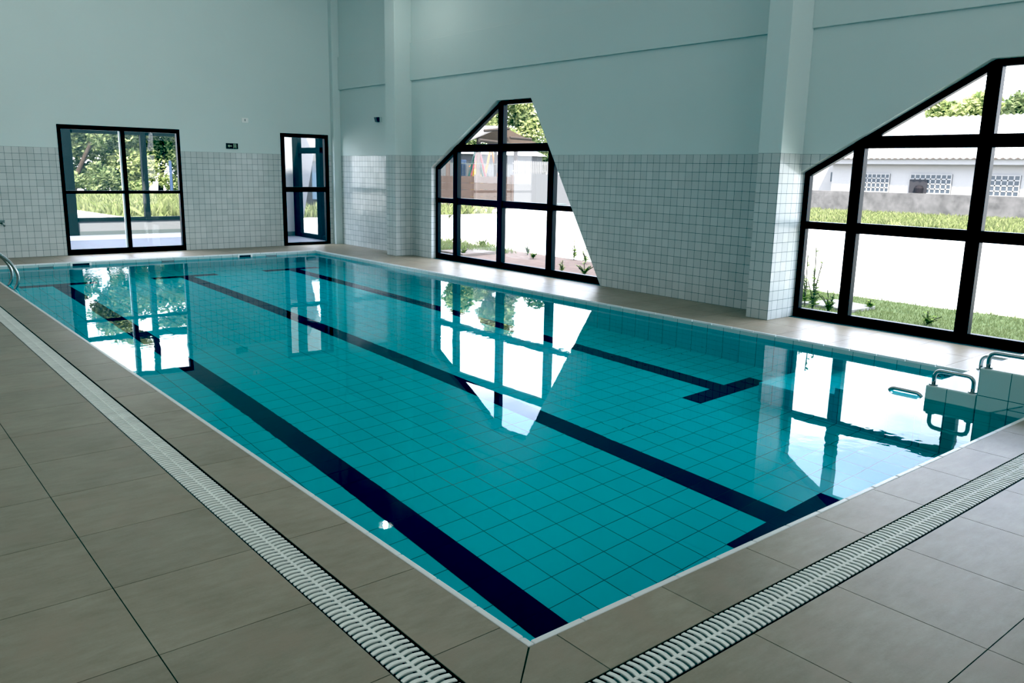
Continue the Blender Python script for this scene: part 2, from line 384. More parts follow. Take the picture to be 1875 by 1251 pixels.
# lane lines with their end bars
def lane(x, near, far, label):
    z = ZB+.001; h = PT/2
    r = empty('lane_line', (x, (near+far)/2, ZB)); tag(r, label, 'lane line', 'navy lane lines on the pool bottom')
    def strip(x0, x1, y0, y1, along):
        mb = MB(); g = .002
        n = max(1, round(((y1-y0) if along else (x1-x0))/PT))
        for k in range(n):
            if along: mb.box(x0, x1, y0+(y1-y0)*k/n+g, y0+(y1-y0)*(k+1)/n-g, ZB, z+.006)
            else: mb.box(x0+(x1-x0)*k/n+g, x0+(x1-x0)*(k+1)/n-g, y0, y1, ZB, z+.0062)
        mb.k = 1; mb.box(x0+.001, x1-.001, y0, y1, ZB, z+.003); return mb
    strip(x-h, x+h, near+PT, far-PT, True).build('stripe', [M['navy'], M['joint']], r)
    for y in (near, far-PT): strip(x-2.5*PT, x+2.5*PT, y, y+PT, False).build('end_bar', [M['navy'], M['joint']], r)
lane(.982, .63, 13.08, 'navy tiled lane line nearest the long slotted drain, running to the near pool corner')
lane(3.0125, .63, 13.08, 'middle navy tiled lane line along the pool bottom')
lane(5.043, 2.66, 13.08, 'navy tiled lane line by the windows, ending in a crossbar before the steps')

# square targets and skimmers on the end wall
for x, lab in ((.982, 'grey square target tile on the far pool wall beside the ladder'), (3.0125, 'grey target tile on the far pool wall right of the sliding door'), (5.043, 'grey target tile on the far pool wall near the narrow window')):
    tag(MB().box(x-.11, x+.11, PL-.004, PL+.001, -.34, -.058).build('target_tile', M['target']), lab, 'target tile', 'grey targets on the far pool wall')
for x0, x1, lab in ((1.36, 1.70, 'white skimmer mouth in the far pool wall below the sliding door'), (4.345, 4.645, 'white skimmer mouth in the far pool wall below the exit sign')):
    r = empty('pool_skimmer', ((x0+x1)/2, PL, -.06)); tag(r, lab, 'skimmer', 'skimmers in the far pool wall')
    o_ = [(x0, -.125), (x1, -.125), (x1, .002), (x0, .002)]; i_ = [(x0+.035, -.105), (x1-.035, -.105), (x1-.035, -.03), (x0+.035, -.03)]
    mb = MB(); ring(mb, o_, i_, 'y', PL-.018, PL+.001); mb.build('frame', M['plastic'], r, bevel=.003)
    MB().box(x0+.035, x1-.035, PL-.004, PL, -.105, -.03).build('mouth', M['hole'], r)

# slotted drain gratings
def grating(name, a, b, c0, c1, horizontal, label):
    r = empty(name, (a, c0, 0) if horizontal else (c0, a, 0)); tag(r, label, 'drain', 'slotted floor drains round the pool')
    P = (lambda u, v, z: (u, v, z)) if horizontal else (lambda u, v, z: (v, u, z))
    ch = MB(); ch.box(*((a, b, c0, c1) if horizontal else (c0, c1, a, b)), -.075, -.045); ch.build('channel', M['channel'], r)
    mb = MB(); pitch = .0337; w = .0176; m = 20; cc0, cc1 = c0+.011, c1-.006
    if not horizontal: cc0, cc1 = c0+.006, c1-.011
    n = int((b-a-.03)/pitch); sgn = 1 if horizontal else 1
    for k in range(n):
        u = a+.02+k*pitch; vs = []; fs = []
        for j in range(m+1):
            t = j/m; d = .0085*abs(math.sin(2*math.pi*t))-.004
            v = cc0+(cc1-cc0)*t
            for du, z in ((0, -.006), (0, -.001), (w, -.001), (w, -.006)): vs.append(P(u+d+du, v, z))
        for j in range(m):
            for q in range(4): fs.append((j*4+q, j*4+(q+1) % 4, j*4+4+(q+1) % 4, j*4+4+q))
        fs += [(0, 1, 2, 3), (m*4+3, m*4+2, m*4+1, m*4)]
        if horizontal: fs = [f[::-1] for f in fs]
        mb.add(vs, fs)
        mid = (c0+c1)/2
        for vv in ((mid-.006, mid+.006),):
            x0, x1 = u+w-.002, u+pitch+.002
            mb.box(*((x0, x1, vv[0], vv[1]) if horizontal else (vv[0], vv[1], x0, x1)), -.006, -.002)
    mb.build('grating', M['grating'], r)
    web = MB()
    for v0, v1 in ((cc0+.018, mid-.008), (mid+.008, cc1-.018)):
        web.box(*((a, b, v0, v1) if horizontal else (v0, v1, a, b)), -.030, -.018)
    web.build('web', M['under'], r)
grating('floor_drain', -.485, YF-.01, -.51, -.34, False, 'long pale wavy slotted drain along the ladder side of the pool')
grating('floor_drain', -.34, XR-.01, -.485, -.31, True, 'pale wavy slotted drain along the steps end of the pool')

# ------------------------------------------------------------------ right wall windows
def leaning_window(n, y, label):
    P = win_poly(y); x0, x1 = XR+.10, XR+.18
    r = empty('window_%d' % n, (XR+.12, y-2, 0)); struct(r); r['label'] = label
    inn = inset(P, [.11, .07, .07, .07, .07])
    mb = MB(); ring(mb, P, inn, 'x', x0, x1); mb.build('window_frame', M['black'], r, bevel=.004)
    ms = [(y-.725, y-.595), (y-2.065, y-1.925), (y-3.385, y-3.245)]
    for a, b in ms:
        c = cell(P, a, b, .05, 2.87)
        MB().prism(c, 'x', x0-.012, x1+.002).build('mullion', M['black'], r, bevel=.004)
    zs = [(1.085, 1.175), (2.03, 2.165)]
    yc = [y-.02]+[q for m_ in ms for q in m_]+[y-4.6]
    for k, (z0, z1) in enumerate(zs):
        for (ya, yb) in ((y, ms[0][1]), (ms[0][0], ms[1][1]), (ms[1][0], ms[2][1]), (ms[2][0], y-4.62)):
            e = .03 if (k == 0 and ya != y and yb != y-4.62) else 0
            c = cell(P, yb, ya, z0-e/2, z1+e/2)
            if len(c) > 2 and max(q[0] for q in c)-min(q[0] for q in c) > .12: MB().prism(c, 'x', x0-.004, x1).build('transom', M['black'], r, bevel=.004)
    ys = [(ms[0][1], y), (ms[1][1], ms[0][0]), (ms[2][1], ms[1][0]), (y-4.62, ms[2][0])]
    for ya, yb in ys:
        for z0, z1 in ((.05, 1.09), (1.17, 2.04), (2.155, 2.87)):
            c = cell(inset(P, [.05]*5), ya-.01, yb+.01, z0, z1)
            if len(c) > 2 and max(q[0] for q in c)-min(q[0] for q in c) > .1:
                MB().add([(XR+.145, q[0], q[1]) for q in c], [tuple(range(len(c)))]).build('pane', M['pane'], r)
leaning_window(1, WY[0], 'black framed leaning window in the right wall looking onto the playground')
leaning_window(2, WY[1], 'black framed leaning window in the right wall looking onto the white house')

# ------------------------------------------------------------------ far wall sliding door and narrow window
def far_opening(name, d, fw, bottom, stile, tz, label):
    r = empty(name, ((d[0]+d[1])/2, YF+.05, 0)); struct(r); r['label'] = label
    P = rect(d); inn = inset(P, [bottom, fw, .08, fw]); y0, y1 = YF-.012, YF+.09
    mb = MB(); ring(mb, P, inn, 'y', y0, y1); mb.build('window_frame', M['black'], r, bevel=.004)
    xs = [d[0]+fw, d[1]-fw]
    if stile:
        MB().box(stile-.028, stile+.045, y0+.015, y1-.01, bottom, d[3]-.07).build('stile', M['black'], r, bevel=.003)
        MB().box(stile-.058, stile-.03, y0+.03, y1-.03, bottom, d[3]-.07).build('sash_edge', M['alu'], r)
        xs = [d[0]+fw, stile-.03, stile+.03, d[1]-fw]
    for a, b in zip(xs[::2], xs[1::2]):
        MB().box(a, b, y0+.012, y1-.02, tz[0], tz[1]).build('transom', M['black'], r, bevel=.003)
        for z0, z1 in ((bottom, tz[0]), (tz[1], d[3]-.075)):
            MB().add([(a, YF+.05, z0), (b, YF+.05, z0), (b, YF+.05, z1), (a, YF+.05, z1)], [(0, 1, 2, 3)]).build('pane', M['pane'], r)
far_opening('door_1', D1, .062, .105, 2.69, (1.137, 1.197), 'black framed sliding glass door in the far wall')
far_opening('window_3', D2, .09, .06, None, (1.165, 1.275), 'tall narrow black framed window beside the far corner')

# ------------------------------------------------------------------ things on the walls
r = empty('exit_sign', (4.805, YF, 2.1)); tag(r, 'small dark exit sign with pale arrow and running figure above the tiles', 'sign')
MB().box(4.682, 4.93, YF-.012, YF, 2.045, 2.158).build('sign_panel', M['signgreen'], r)
MB().prism([(4.715, 2.102), (4.748, 2.132), (4.748, 2.112), (4.80, 2.112), (4.80, 2.094), (4.748, 2.094), (4.748, 2.074)], 'y', YF-.015, YF-.012).build('arrow', M['signpale'], r)
mb = MB()
ring(mb, [(4.835, 2.058), (4.895, 2.058), (4.895, 2.146), (4.835, 2.146)], [(4.842, 2.058), (4.888, 2.058), (4.888, 2.139), (4.842, 2.139)], 'y', YF-.015, YF-.012)
mb.build('door_symbol', M['signpale'], r)
mb = MB()
mb.prism([(4.866+.008*math.cos(a*math.pi/5), 2.128+.008*math.sin(a*math.pi/5)) for a in range(10)], 'y', YF-.016, YF-.012)
for q in ([(4.86, 2.117), (4.873, 2.117), (4.871, 2.094), (4.861, 2.094)], [(4.861, 2.097), (4.868, 2.097), (4.858, 2.078), (4.845, 2.064), (4.842, 2.069), (4.853, 2.081)], [(4.866, 2.097), (4.872, 2.097), (4.882, 2.083), (4.876, 2.062), (4.871, 2.063), (4.875, 2.082)], [(4.861, 2.116), (4.864, 2.109), (4.85, 2.1), (4.847, 2.105)], [(4.872, 2.116), (4.87, 2.11), (4.884, 2.1), (4.887, 2.105)]): mb.prism(q, 'y', YF-.016, YF-.012)
mb.build('running_figure', M['signpale'], r)

r = empty('wall_socket', (5.105, YF, 2.63)); tag(r, 'small white socket plate high on the far wall above the exit sign', 'socket')
MB().box(5.035, 5.175, YF-.012, YF, 2.585, 2.68).build('plate', M['plastic'], r, bevel=.003)
MB().box(5.098, 5.113, YF-.014, YF-.011, 2.615, 2.66).build('slot', M['bluegrey'], r)

r = empty('wall_fixture', (XR, 13.27, 2.69)); tag(r, 'small dark blue fixture high on the right wall near the far corner', 'fixture')
MB().box(XR-.02, XR, 13.19, 13.33, 2.635, 2.75).build('back_plate', M['paint'], r, bevel=.003)
MB().prism([(XR-.02, 2.64), (XR-.075, 2.65), (XR-.10, 2.74), (XR-.02, 2.745)], 'y', 13.235, 13.335).build('housing', M['bluegrey'], r, bevel=.006)

r = empty('wall_tap', (.57, YF, .635)); tag(r, 'chrome tap on the tiled far wall at the left picture edge', 'tap')
MB().tube([(.57, YF, .64), (.57, YF-.012, .64)], .04, 14).build('flange', M['steel'], r, True)
MB().tube([(.57, YF-.01, .64), (.57, YF-.08, .64), (.58, YF-.10, .625), (.59, YF-.10, .57)], .016, 10).build('spout', M['steel'], r, True)
MB().box(.53, .61, YF-.07, YF-.045, .665, .68).build('handle', M['steel'], r, bevel=.004)

# ------------------------------------------------------------------ pool ladder
def smooth_path(pts, k=6):
    out = []
    P = [Vector(p) for p in pts]; P = [P[0]*2-P[1]]+P+[P[-1]*2-P[-2]]
    for i in range(1, len(P)-2):
        for j in range(k):
            t = j/k; a, b, c, d = P[i-1], P[i], P[i+1], P[i+2]
            out.append(.5*((2*b)+(c-a)*t+(2*a-5*b+4*c-d)*t*t+(3*b-a-3*c+d)*t**3))
    out.append(P[-2]); return out
r = empty('pool_ladder', (.05, 11.6, 0)); tag(r, 'steel pool ladder with two curved handrails at the left pool edge', 'ladder')
for y in (11.35, 11.83):
    pts = [(-.52, y, 0), (-.53, y, .30), (-.50, y, .52), (-.42, y, .64), (-.31, y, .655), (-.19, y, .58), (-.02, y, .425), (.085, y, .315), (.15, y, .20), (.172, y, .10), (.155, y, .0), (.115, y, -.08), (.09, y, -.2), (.085, y, -.5), (.085, y, -1.05)]
    MB().tube(smooth_path(pts), .0215, 12).build('handrail', M['steel'], r, True)
for z in (-.3, -.6, -.9): MB().box(.055, .125, 11.37, 11.81, z-.012, z+.012).build('tread', M['steel'], r, bevel=.004)

# ------------------------------------------------------------------ tiled entry steps with rails
SX0, SX1 = 4.98, PW-.004
r = empty('pool_steps', (5.5, .5, 0)); tag(r, 'pale tiled steps with steel rails rising out of the pool corner', 'pool steps')
tops = [(.41, .27, .0), (.80, .05, .41), (1.19, -.17, .80), (1.58, -.39, 1.19), (1.97, -.61, 1.58), (2.36, -.83, 1.97)]
def step_block(prof, z):
    mb = MB(); mb.prism(prof, 'x', SX0, SX1)
    for i, f in enumerate(mb.f):
        vs = [mb.v[k] for k in f]
        if all(abs(v[2]-z) < 1e-6 for v in vs): mb.mi[i] = 1
    return mb
step_block([(.41, .27), (-.27, .27), (-.27, 0.004), (.07, 0.004), (.075, .03), (.285, ZW-.005), (.285, ZB), (.41, ZB)], .27).build('step', [M['steptile'], M['steptop']], r, bevel=.012)
MB().prism([(.284, ZW-.004), (.076, .028), (.004, .003), (.004, ZB), (.284, ZB)], 'x', SX0+.006, SX1).build('base', M['poolband'], r)  # added infill, paler tile in place of the dark gap under the chamfer
step_block([(.80, .05), (.41, .05), (.41, ZB), (.80, ZB)], .05).build('step', [M['steptile'], M['steptop']], r, bevel=.012)
for y1, z, y0 in tops[2:]: step_block([(y1, z), (y0, z), (y0, ZB), (y1, ZB)], z).build('step', [M['pool'], M['pool']], r, bevel=.006)
def step_rail(x, ya, yb, z):
    h = .125; k = .05
    pts = [(x, ya, z), (x, ya, z+h-k)]+[(x, ya-k+k*math.cos(a), z+h-k+k*math.sin(a)) for a in [math.pi/2*i/5 for i in range(1, 6)]]
    pts += [(x, yb+k-k*math.sin(a), z+h-k+k*math.cos(a)) for a in [math.pi/2*i/5 for i in range(0, 6)]]+[(x, yb, z)]
    o = MB().tube(pts, .0165, 12).build('handrail', M['steel'], r, True)
    for y in (ya, yb): sub(MB().lathe([(0, .012), (.034, .012), (.036, 0.0)], (x, y, z), 16), 'flange', M['steel'], o)
for x in (5.02, 5.95):
    step_rail(x, .755, .452, .05); step_rail(x, .365, .05, .27); step_rail(x, 1.115, .835, -.17)

# ------------------------------------------------------------------ lamp seen only as a spark in the water
def pendant(x, y, z, label):
    r = empty('pendant_lamp', (x, y, z)); tag(r, label, 'lamp')
    MB().tube([(x, y, z+.25), (x, y, ZC)], .008, 6).build('cord', M['black'], r)
    MB().lathe([(.03, .27), (.06, .25), (.10, .13), (.16, .02), (.155, .02), (.09, .12), (.03, .2)], (x, y, z), 20).build('shade', M['lampshade'], r, True)
    MB().lathe([(0, -.035), (.035, -.03), (.055, 0), (.045, .045), (.02, .11)], (x, y, z), 16).build('bulb', M['bulb'], r, True)
pendant(5.943, 11.063, 5.0, 'lit pendant lamp mirrored as a bright spot in the pool water')

# ------------------------------------------------------------------ outside: ground
def ground(name, poly, z, mat, kind='structure'):
    o = MB().add([(p[0], p[1], z) for p in poly], [tuple(range(len(poly)))]).build(name, mat); o['kind'] = kind; return o
ground('ground', [(-60, YF+.2), (XR+.22, YF+.2), (XR+.22, -60), (120, -60), (120, 120), (-60, 120)], GZ-.02, M['pave'])
ground('ground_soil', [(XR+.22, 5.6), (10.05, 5.6), (10.15, 9.6), (10.3, 12.3), (10.4, 15.0), (10.3, 17), (XR+.22, 17)], GZ-.01, M['soil'])
ground('ground_lawn', [(XR+.22, -8), (10.3, -8), (10.3, 2), (10.2, 3), (10.3, 5.2), (9.9, 5.6), (XR+.22, 5.6)], GZ-.008, M['lawn'])
ground('ground_verge', [(29.7, 2), (39.4, 2), (39.4, 29), (29.7, 29)], GZ-.01, M['dryturf'])
ground('ground_meadow', [(-6, 54), (-6, 40), (4, 36), (5.7, 33.8), (6.1, 28.6), (9, 27.5), (9.4, 24.6), (19.5, 24.6), (19.5, 54)], GZ-.01, M['dryturf'])

def inside(p, poly):
    c = False
    for i in range(len(poly)):
        (x0, y0), (x1, y1) = poly[i-1], poly[i]
        if (y0 > p[1]) != (y1 > p[1]) and p[0] < (x1-x0)*(p[1]-y0)/(y1-y0)+x0: c = not c
    return c
def blades(name, poly, n, h, w, mat, z=GZ, seed=1, lean=.4):
    rnd = random.Random(seed); mb = MB(); xs = [p[0] for p in poly]; ys = [p[1] for p in poly]; k = 0
    while k < n:
        x, y = rnd.uniform(min(xs), max(xs)), rnd.uniform(min(ys), max(ys))
        if not inside((x, y), poly): continue
        k += 1; a = rnd.uniform(0, 6.28); hh = h*rnd.uniform(.4, 1.2); ww = w*rnd.uniform(.6, 1.2); lx, ly = rnd.gauss(0, lean)*hh, rnd.gauss(0, lean)*hh
        dx, dy = math.cos(a)*ww, math.sin(a)*ww
        mb.add([(x-dx, y-dy, z-.01), (x+dx, y+dy, z-.01), (x+lx*.4+dx*.6, y+ly*.4+dy*.6, z+hh*.6), (x+lx, y+ly, z+hh)], [(0, 1, 2, 3)])
    o = mb.build(name, mat); o['kind'] = 'stuff'; return o
tag(blades('lawn_grass', [(XR+.34, -2), (10.35, -2), (10.25, 3), (10.3, 5.2), (9.7, 5.5), (XR+.34, 5.5)], 17000, .035, .006, M['blade'], seed=2), 'short green lawn grass outside the window facing the house', 'grass')
tag(blades('verge_grass', [(29.7, 4), (39.1, 4), (39.1, 28), (29.7, 28)], 22000, .22, .035, M['dryblade'], seed=3), 'tall yellow green grass below the weathered grey wall', 'grass')
tag(blades('meadow_grass', [(3, 37), (5.7, 33.8), (6.1, 28.6), (9, 27.5), (9.4, 24.6), (19.5, 24.6), (19.5, 29.5), (13, 29.5), (13, 34.5), (19, 34.5), (19, 44.5), (5, 44.5)], 16000, .40, .06, M['dryblade'], seed=4), 'sunlit meadow grass beyond the porch under the trees', 'grass')
tag(blades('soil_grass', [(7.6, 12.6), (8.6, 12.9), (9.9, 11.9), (10.4, 13.5), (10.35, 15.5), (8, 16)], 2600, .13, .008, M['blade'], seed=5), 'green grass fringe round the slab at the playground window', 'grass')

# ------------------------------------------------------------------ outside: plants
def weed(x, y, h, n, spread, seed, label, bare=False):
    rnd = random.Random(seed); r = empty('weed', (x, y, GZ)); tag(r, label, 'plant', 'weeds growing outside the windows')
    st = MB(); lf = MB()
    for k in range(n):
        a = rnd.uniform(0, 6.28); d = spread*rnd.uniform(.2, 1); hh = h*(1 if k == 0 else rnd.uniform(.45, .85)); q = d if k else d*.25
        pts = [(x, y, GZ-.01), (x+q*.3*math.cos(a), y+q*.3*math.sin(a), GZ+hh*.5), (x+q*math.cos(a), y+q*math.sin(a), GZ+hh)]
        st.tube(smooth_path(pts, 4), .007, 5)
        m = int(10+hh*46)
        for j in range(m):
            t = rnd.uniform(.15, 1)**1.0; 
            if bare and t > .55 and rnd.random() < .3: continue
            px = x+q*t*t*math.cos(a); py = y+q*t*t*math.sin(a); pz = GZ+hh*t
            b = rnd.uniform(0, 6.28); L = (.06 if t < .5 else (.05 if bare else .04))*rnd.uniform(.6, 1.4)*(1.0 if not bare or t > .4 else 1.5); w = L*.34
            c, s_ = math.cos(b), math.sin(b); up = rnd.uniform(-.2, .7)*L
            lf.add([(px, py, pz), (px+c*L*.5-s_*w, py+s_*L*.5+c*w, pz+up*.6), (px+c*L, py+s_*L, pz+up), (px+c*L*.5+s_*w, py+s_*L*.5-c*w, pz+up*.6)], [(0, 1, 2, 3)])
    st.build('stem', M['stem'], r); lf.build('foliage', M['weed'], r)
weed(8.33, 3.81, .86, 6, .16, 11, 'tall spindly weed at the far jamb of the house window', True)
weed(8.62, 4.10, .72, 4, .14, 12, 'thin dark weed hugging the pillar side of the house window', True)
weed(8.43, 3.63, .30, 9, .22, 13, 'low broad leafed weed by the pale slab on the lawn')
weed(8.66, 2.42, .16, 9, .20, 14, 'small leafy clump in the middle of the lawn')
weed(9.20, 3.45, .13, 6, .10, 15, 'tiny plant at the tip of the pale slab')
weed(9.94, 11.62, .24, 7, .10, 16, 'upright bushy weed on the soil left of the middle mullion')
weed(9.52, 10.95, .14, 8, .13, 17, 'low scrubby weed on the soil under the third mullion')
weed(10.13, 10.35, .42, 3, .08, 18, 'tall thin weed near the paving edge on the soil', True)
weed(9.83, 9.70, .36, 4, .12, 19, 'spindly weed beside the leaning right jamb', True)
weed(8.46, 8.93, .20, 5, .07, 20, 'small upright weed close to the sill of the playground window')
weed(8.42, 8.30, .22, 10, .18, 21, 'bushy weed in the sharp lower corner of the playground window')
weed(8.50, 7.95, .16, 10, .16, 22, 'low leafy weed at the very foot of the leaning jamb')
weed(8.62, 12.20, .20, 10, .12, 23, 'leafy tuft beside the pink slab')
weed(10.1, 13.44, .26, 10, .20, 24, 'wide grassy weed behind the pink slab')
weed(16.3, 23.6, .45, 8, .35, 25, 'green weed at the foot of the brown fence')

def slabthing(poly, z1, mat, label):
    tag(MB().prism(poly, 'z', GZ-.02, z1).build('stone_slab', mat, bevel=.01), label, 'slab')
slabthing([(8.50, 12.9), (9.40, 12.95), (9.42, 12.1), (8.42, 11.95)], GZ+.05, M['slab'], 'pinkish square slab lying on the soil outside the playground window')
slabthing([(8.75, 4.25), (9.45, 4.1), (9.30, 3.42), (8.68, 3.45)], GZ+.035, M['palelab'], 'pale slab set in the lawn behind the tall weeds')

def tree(name, x, y, zb, blobs, n, size, leaf, label, cat, group, trunk=None, seed=0, base=GZ):
    rnd = random.Random(seed); r = empty(name, (x, y, base)); tag(r, label, cat, group)
    if trunk: 
        MB().tube(smooth_path(trunk, 4), [max(.03, .17-.10*i/(4*(len(trunk)-1))) for i in range(4*(len(trunk)-1)+1)], 8).build('trunk', M['bark'], r, True)
    mb = MB(); tot = sum(b[3]**2 for b in blobs)
    for bx, by, bz, br in blobs:
        for k in range(int(n*br*br/tot)):
            d = Vector((rnd.gauss(0, 1), rnd.gauss(0, 1), rnd.gauss(0, 1))).normalized()*br*(rnd.random()**.4)
            p = Vector((bx, by, bz))+Vector((d.x, d.y, d.z*.85)); s_ = size*rnd.uniform(.5, 1.2)
            a = Vector((rnd.gauss(0, 1), rnd.gauss(0, 1), rnd.gauss(0, .6))).normalized(); b = a.cross(Vector((rnd.gauss(0, 1), rnd.gauss(0, 1), rnd.gauss(0, 1)))).normalized()
            mb.add([p-a*s_, p-b*s_*.45, p+a*s_, p+b*s_*.45], [(0, 1, 2, 3)])
    mb.build('crown', leaf, r)
def blobcloud(x, y, z0, z1, rad, n, br, seed):
    rnd = random.Random(seed); out = []
    for k in range(n):
        t = rnd.random(); q = math.sin(math.pi*min(1, .2+t*.75))
        a = rnd.uniform(0, 6.28); d = rad*q*rnd.random()**.5
        out.append((x+d*math.cos(a), y+d*math.sin(a), z0+(z1-z0)*t, br*rnd.uniform(.6, 1.25)))
    return out
FT = 'trees beyond the porch'
tree('leafy_tree', 8.6, 48, 0, blobcloud(9.9, 48, 2.3, 6.9, 2.0, 20, .85, 31), 10000, .15, M['leafmid'], 'tree with a bent trunk at the left of the sliding door view', 'tree', FT, [(8.65, 48, GZ), (8.8, 48, .8), (9.25, 48, 1.8), (9.9, 48, 3.2), (10.2, 48, 4.6)], 31)
tree('leafy_tree', 11.5, 48.5, 0, blobcloud(11.5, 48.5, 1.7, 8.6, 2.1, 24, .95, 32), 11000, .15, M['leafpale'], 'tall bright tree in the middle of the sliding door view', 'tree', FT, [(11.6, 48.5, GZ), (11.55, 48.5, 1.2), (11.5, 48.5, 3), (11.4, 48.5, 5.5)], 32)
tree('leafy_tree', 13.2, 48, 0, blobcloud(13.5, 48, 1.8, 7.8, 1.8, 22, .85, 33), 10000, .15, M['leafmid'], 'tree with a leaning dark trunk at the right of the sliding door view', 'tree', FT, [(13.2, 48, GZ), (13.3, 48, 1.0), (13.55, 48, 2.2), (13.6, 48, 4.5)], 33)
tree('leafy_tree', 15.3, 49, 0, blobcloud(15.2, 49, 1.4, 6.5, 1.8, 16, .8, 34), 7000, .16, M['leafdark'], 'dark tree half hidden by the right edge of the sliding door', 'tree', FT, [(15.3, 49, GZ), (15.3, 49, 2), (15.2, 49, 4)], 34)
tree('leafy_tree', 7.6, 50, 0, blobcloud(7.6, 50, 2.0, 5.2, 1.6, 10, .8, 35), 2600, .18, M['leafpale'], 'pale tree behind the dark porch post', 'tree', FT, [(7.6, 50, GZ), (7.6, 50, 1.6), (7.6, 50, 3.4)], 35)
tree('leafy_bush', 10.6, 50.5, 0, blobcloud(10.6, 50.5, .5, 3.4, 1.6, 12, .8, 36), 3000, .18, M['leafdark'], 'dark bush filling the gap behind the bent trunk', 'bush', None, None, 36)
tree('leafy_bush', 13.0, 51.5, 0, blobcloud(13.0, 51.5, .4, 4.2, 2.2, 16, .9, 37), 3600, .2, M['leafdark'], 'dark bush behind the leaning trunk', 'bush', None, None, 37)
tree('leafy_bush', 16.5, 52, 0, blobcloud(16.5, 52, .4, 4.0, 1.8, 10, .9, 38), 2000, .2, M['leafdark'], 'shady bush behind the tree at the door edge', 'bush', None, None, 38)
tree('leafy_bush', 9.6, 46.5, 0, blobcloud(9.6, 46.5, .2, 1.5, 1.5, 10, .6, 61), 1800, .15, M['leafmid'], 'low green bush at the foot of the bent trunk', 'bush', None, None, 61)
tree('leafy_bush', 12.4, 47, 0, blobcloud(12.4, 47, .2, 1.6, 1.4, 10, .6, 62), 1800, .15, M['leafpale'], 'pale low bush between the green and blue poles', 'bush', None, None, 62)
tree('leafy_bush', 14.6, 46.8, 0, blobcloud(14.6, 46.8, .2, 1.8, 1.3, 10, .6, 63), 1800, .15, M['leafmid'], 'green bush right of the blue pole', 'bush', None, None, 63)
PTG = 'trees behind the playground'
tree('leafy_tree', 33.5, 46, 0, blobcloud(33.5, 46, 2.6, 8.6, 2.3, 18, 1.0, 41), 10000, .19, M['leafpale'], 'pale tree rising behind the gazebo ridge', 'tree', PTG, [(33.5, 46, GZ), (33.5, 46, 2), (33.3, 46, 4.5)], 41)
tree('leafy_tree', 37.3, 46.5, 0, blobcloud(37.2, 46.5, 2.8, 9.9, 2.8, 24, 1.2, 42), 15000, .20, M['leafpale'], 'largest tree filling the top of the playground window', 'tree', PTG, [(37.6, 46.5, GZ), (37.5, 46.5, 2), (37.2, 46.5, 5.5)], 42)
tree('leafy_tree', 41.0, 46, 0, blobcloud(40.9, 46, 2.2, 8.4, 2.3, 18, 1.05, 43), 10000, .2, M['leafmid'], 'greener tree at the leaning jamb of the playground window', 'tree', PTG, [(41, 46, GZ), (41, 46, 2), (41, 46, 5)], 43)
HTG = 'trees behind the house'
tree('leafy_tree', 62, 26.2, 0, blobcloud(62, 26.2, 3, 6.6, 2.2, 12, 1.1, 51), 4500, .26, M['leafpale'], 'yellow green tree above the left part of the house roof', 'tree', HTG, [(62, 26.2, GZ), (62, 26.2, 4)], 51)
tree('leafy_tree', 62.5, 23.4, 0, blobcloud(62.5, 23.4, 3, 7.2, 2.2, 14, 1.1, 52), 5000, .26, M['leafpale'], 'round pale tree above the house roof beside the thick mullion', 'tree', HTG, [(62.5, 23.4, GZ), (62.5, 23.4, 4)], 52)
tree('leafy_tree', 61.5, 20.3, 0, blobcloud(61.5, 20.3, 3, 7.0, 2.0, 14, 1.1, 53), 5000, .26, M['leafmid'], 'greener tree above the roof hip right of the thick mullion', 'tree', HTG, [(61.5, 20.3, GZ), (61.5, 20.3, 4)], 53)

# ------------------------------------------------------------------ outside: house and its wall
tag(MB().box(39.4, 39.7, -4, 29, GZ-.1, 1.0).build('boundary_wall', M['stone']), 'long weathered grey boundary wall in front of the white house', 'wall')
r = empty('house', (46, 16, 0)); tag(r, 'low white house with pale corrugated tile roof and three grid windows', 'house')
MB().box(43, 53, 2, 23.4, GZ-.1, 2.75).build('wall', M['house'], r)
MB().box(45, 52, 23.4, 30, GZ-.1, 2.6).build('wing', M['house'], r)
MB().box(42.55, 42.7, 1.6, 23.9, 2.45, 2.72).build('fascia', M['house'], r)
def corr(x0, z0, x1, z1, y0, y1, dz=0):
    mb = MB(); n = int((y1-y0)/.055); vs = []; fs = []
    for k in range(n+1):
        y = y0+(y1-y0)*k/n; w = .035*math.sin(2*math.pi*y/.33)
        vs += [(x0, y, z0+w+dz), (x1, y, z1+w+dz), (x0, y, z0+w+dz-.05), (x1, y, z1+dz-.09)]
    for k in range(n):
        a = k*4; fs += [(a, a+1, a+5, a+4), (a+2, a+6, a+7, a+3), (a, a+4, a+6, a+2)]
    return mb.add(vs, fs)
corr(42.4, 2.80, 48, 5.2, 1.4, 24.1).build('roof', M['roof'], r)
corr(53.6, 2.80, 48, 5.2, 1.4, 24.1).build('roof', M['roof'], r)
MB().prism([(9, 4.9), (15.4, 4.9), (14.2, 5.6), (10, 5.6)], 'x', 47.5, 49).build('ridge_cap', M['roof'], r)
MB().box(42.42, 43.1, 1.5, 24.0, 2.72, 2.77).build('eave', M['eave'], r)  # brown underside, its colour includes the shadow lines below the roof tiles
MB().box(44.97, 45.02, 24.4, 24.62, 1.45, 2.0).build('window', M['housepane'], r)
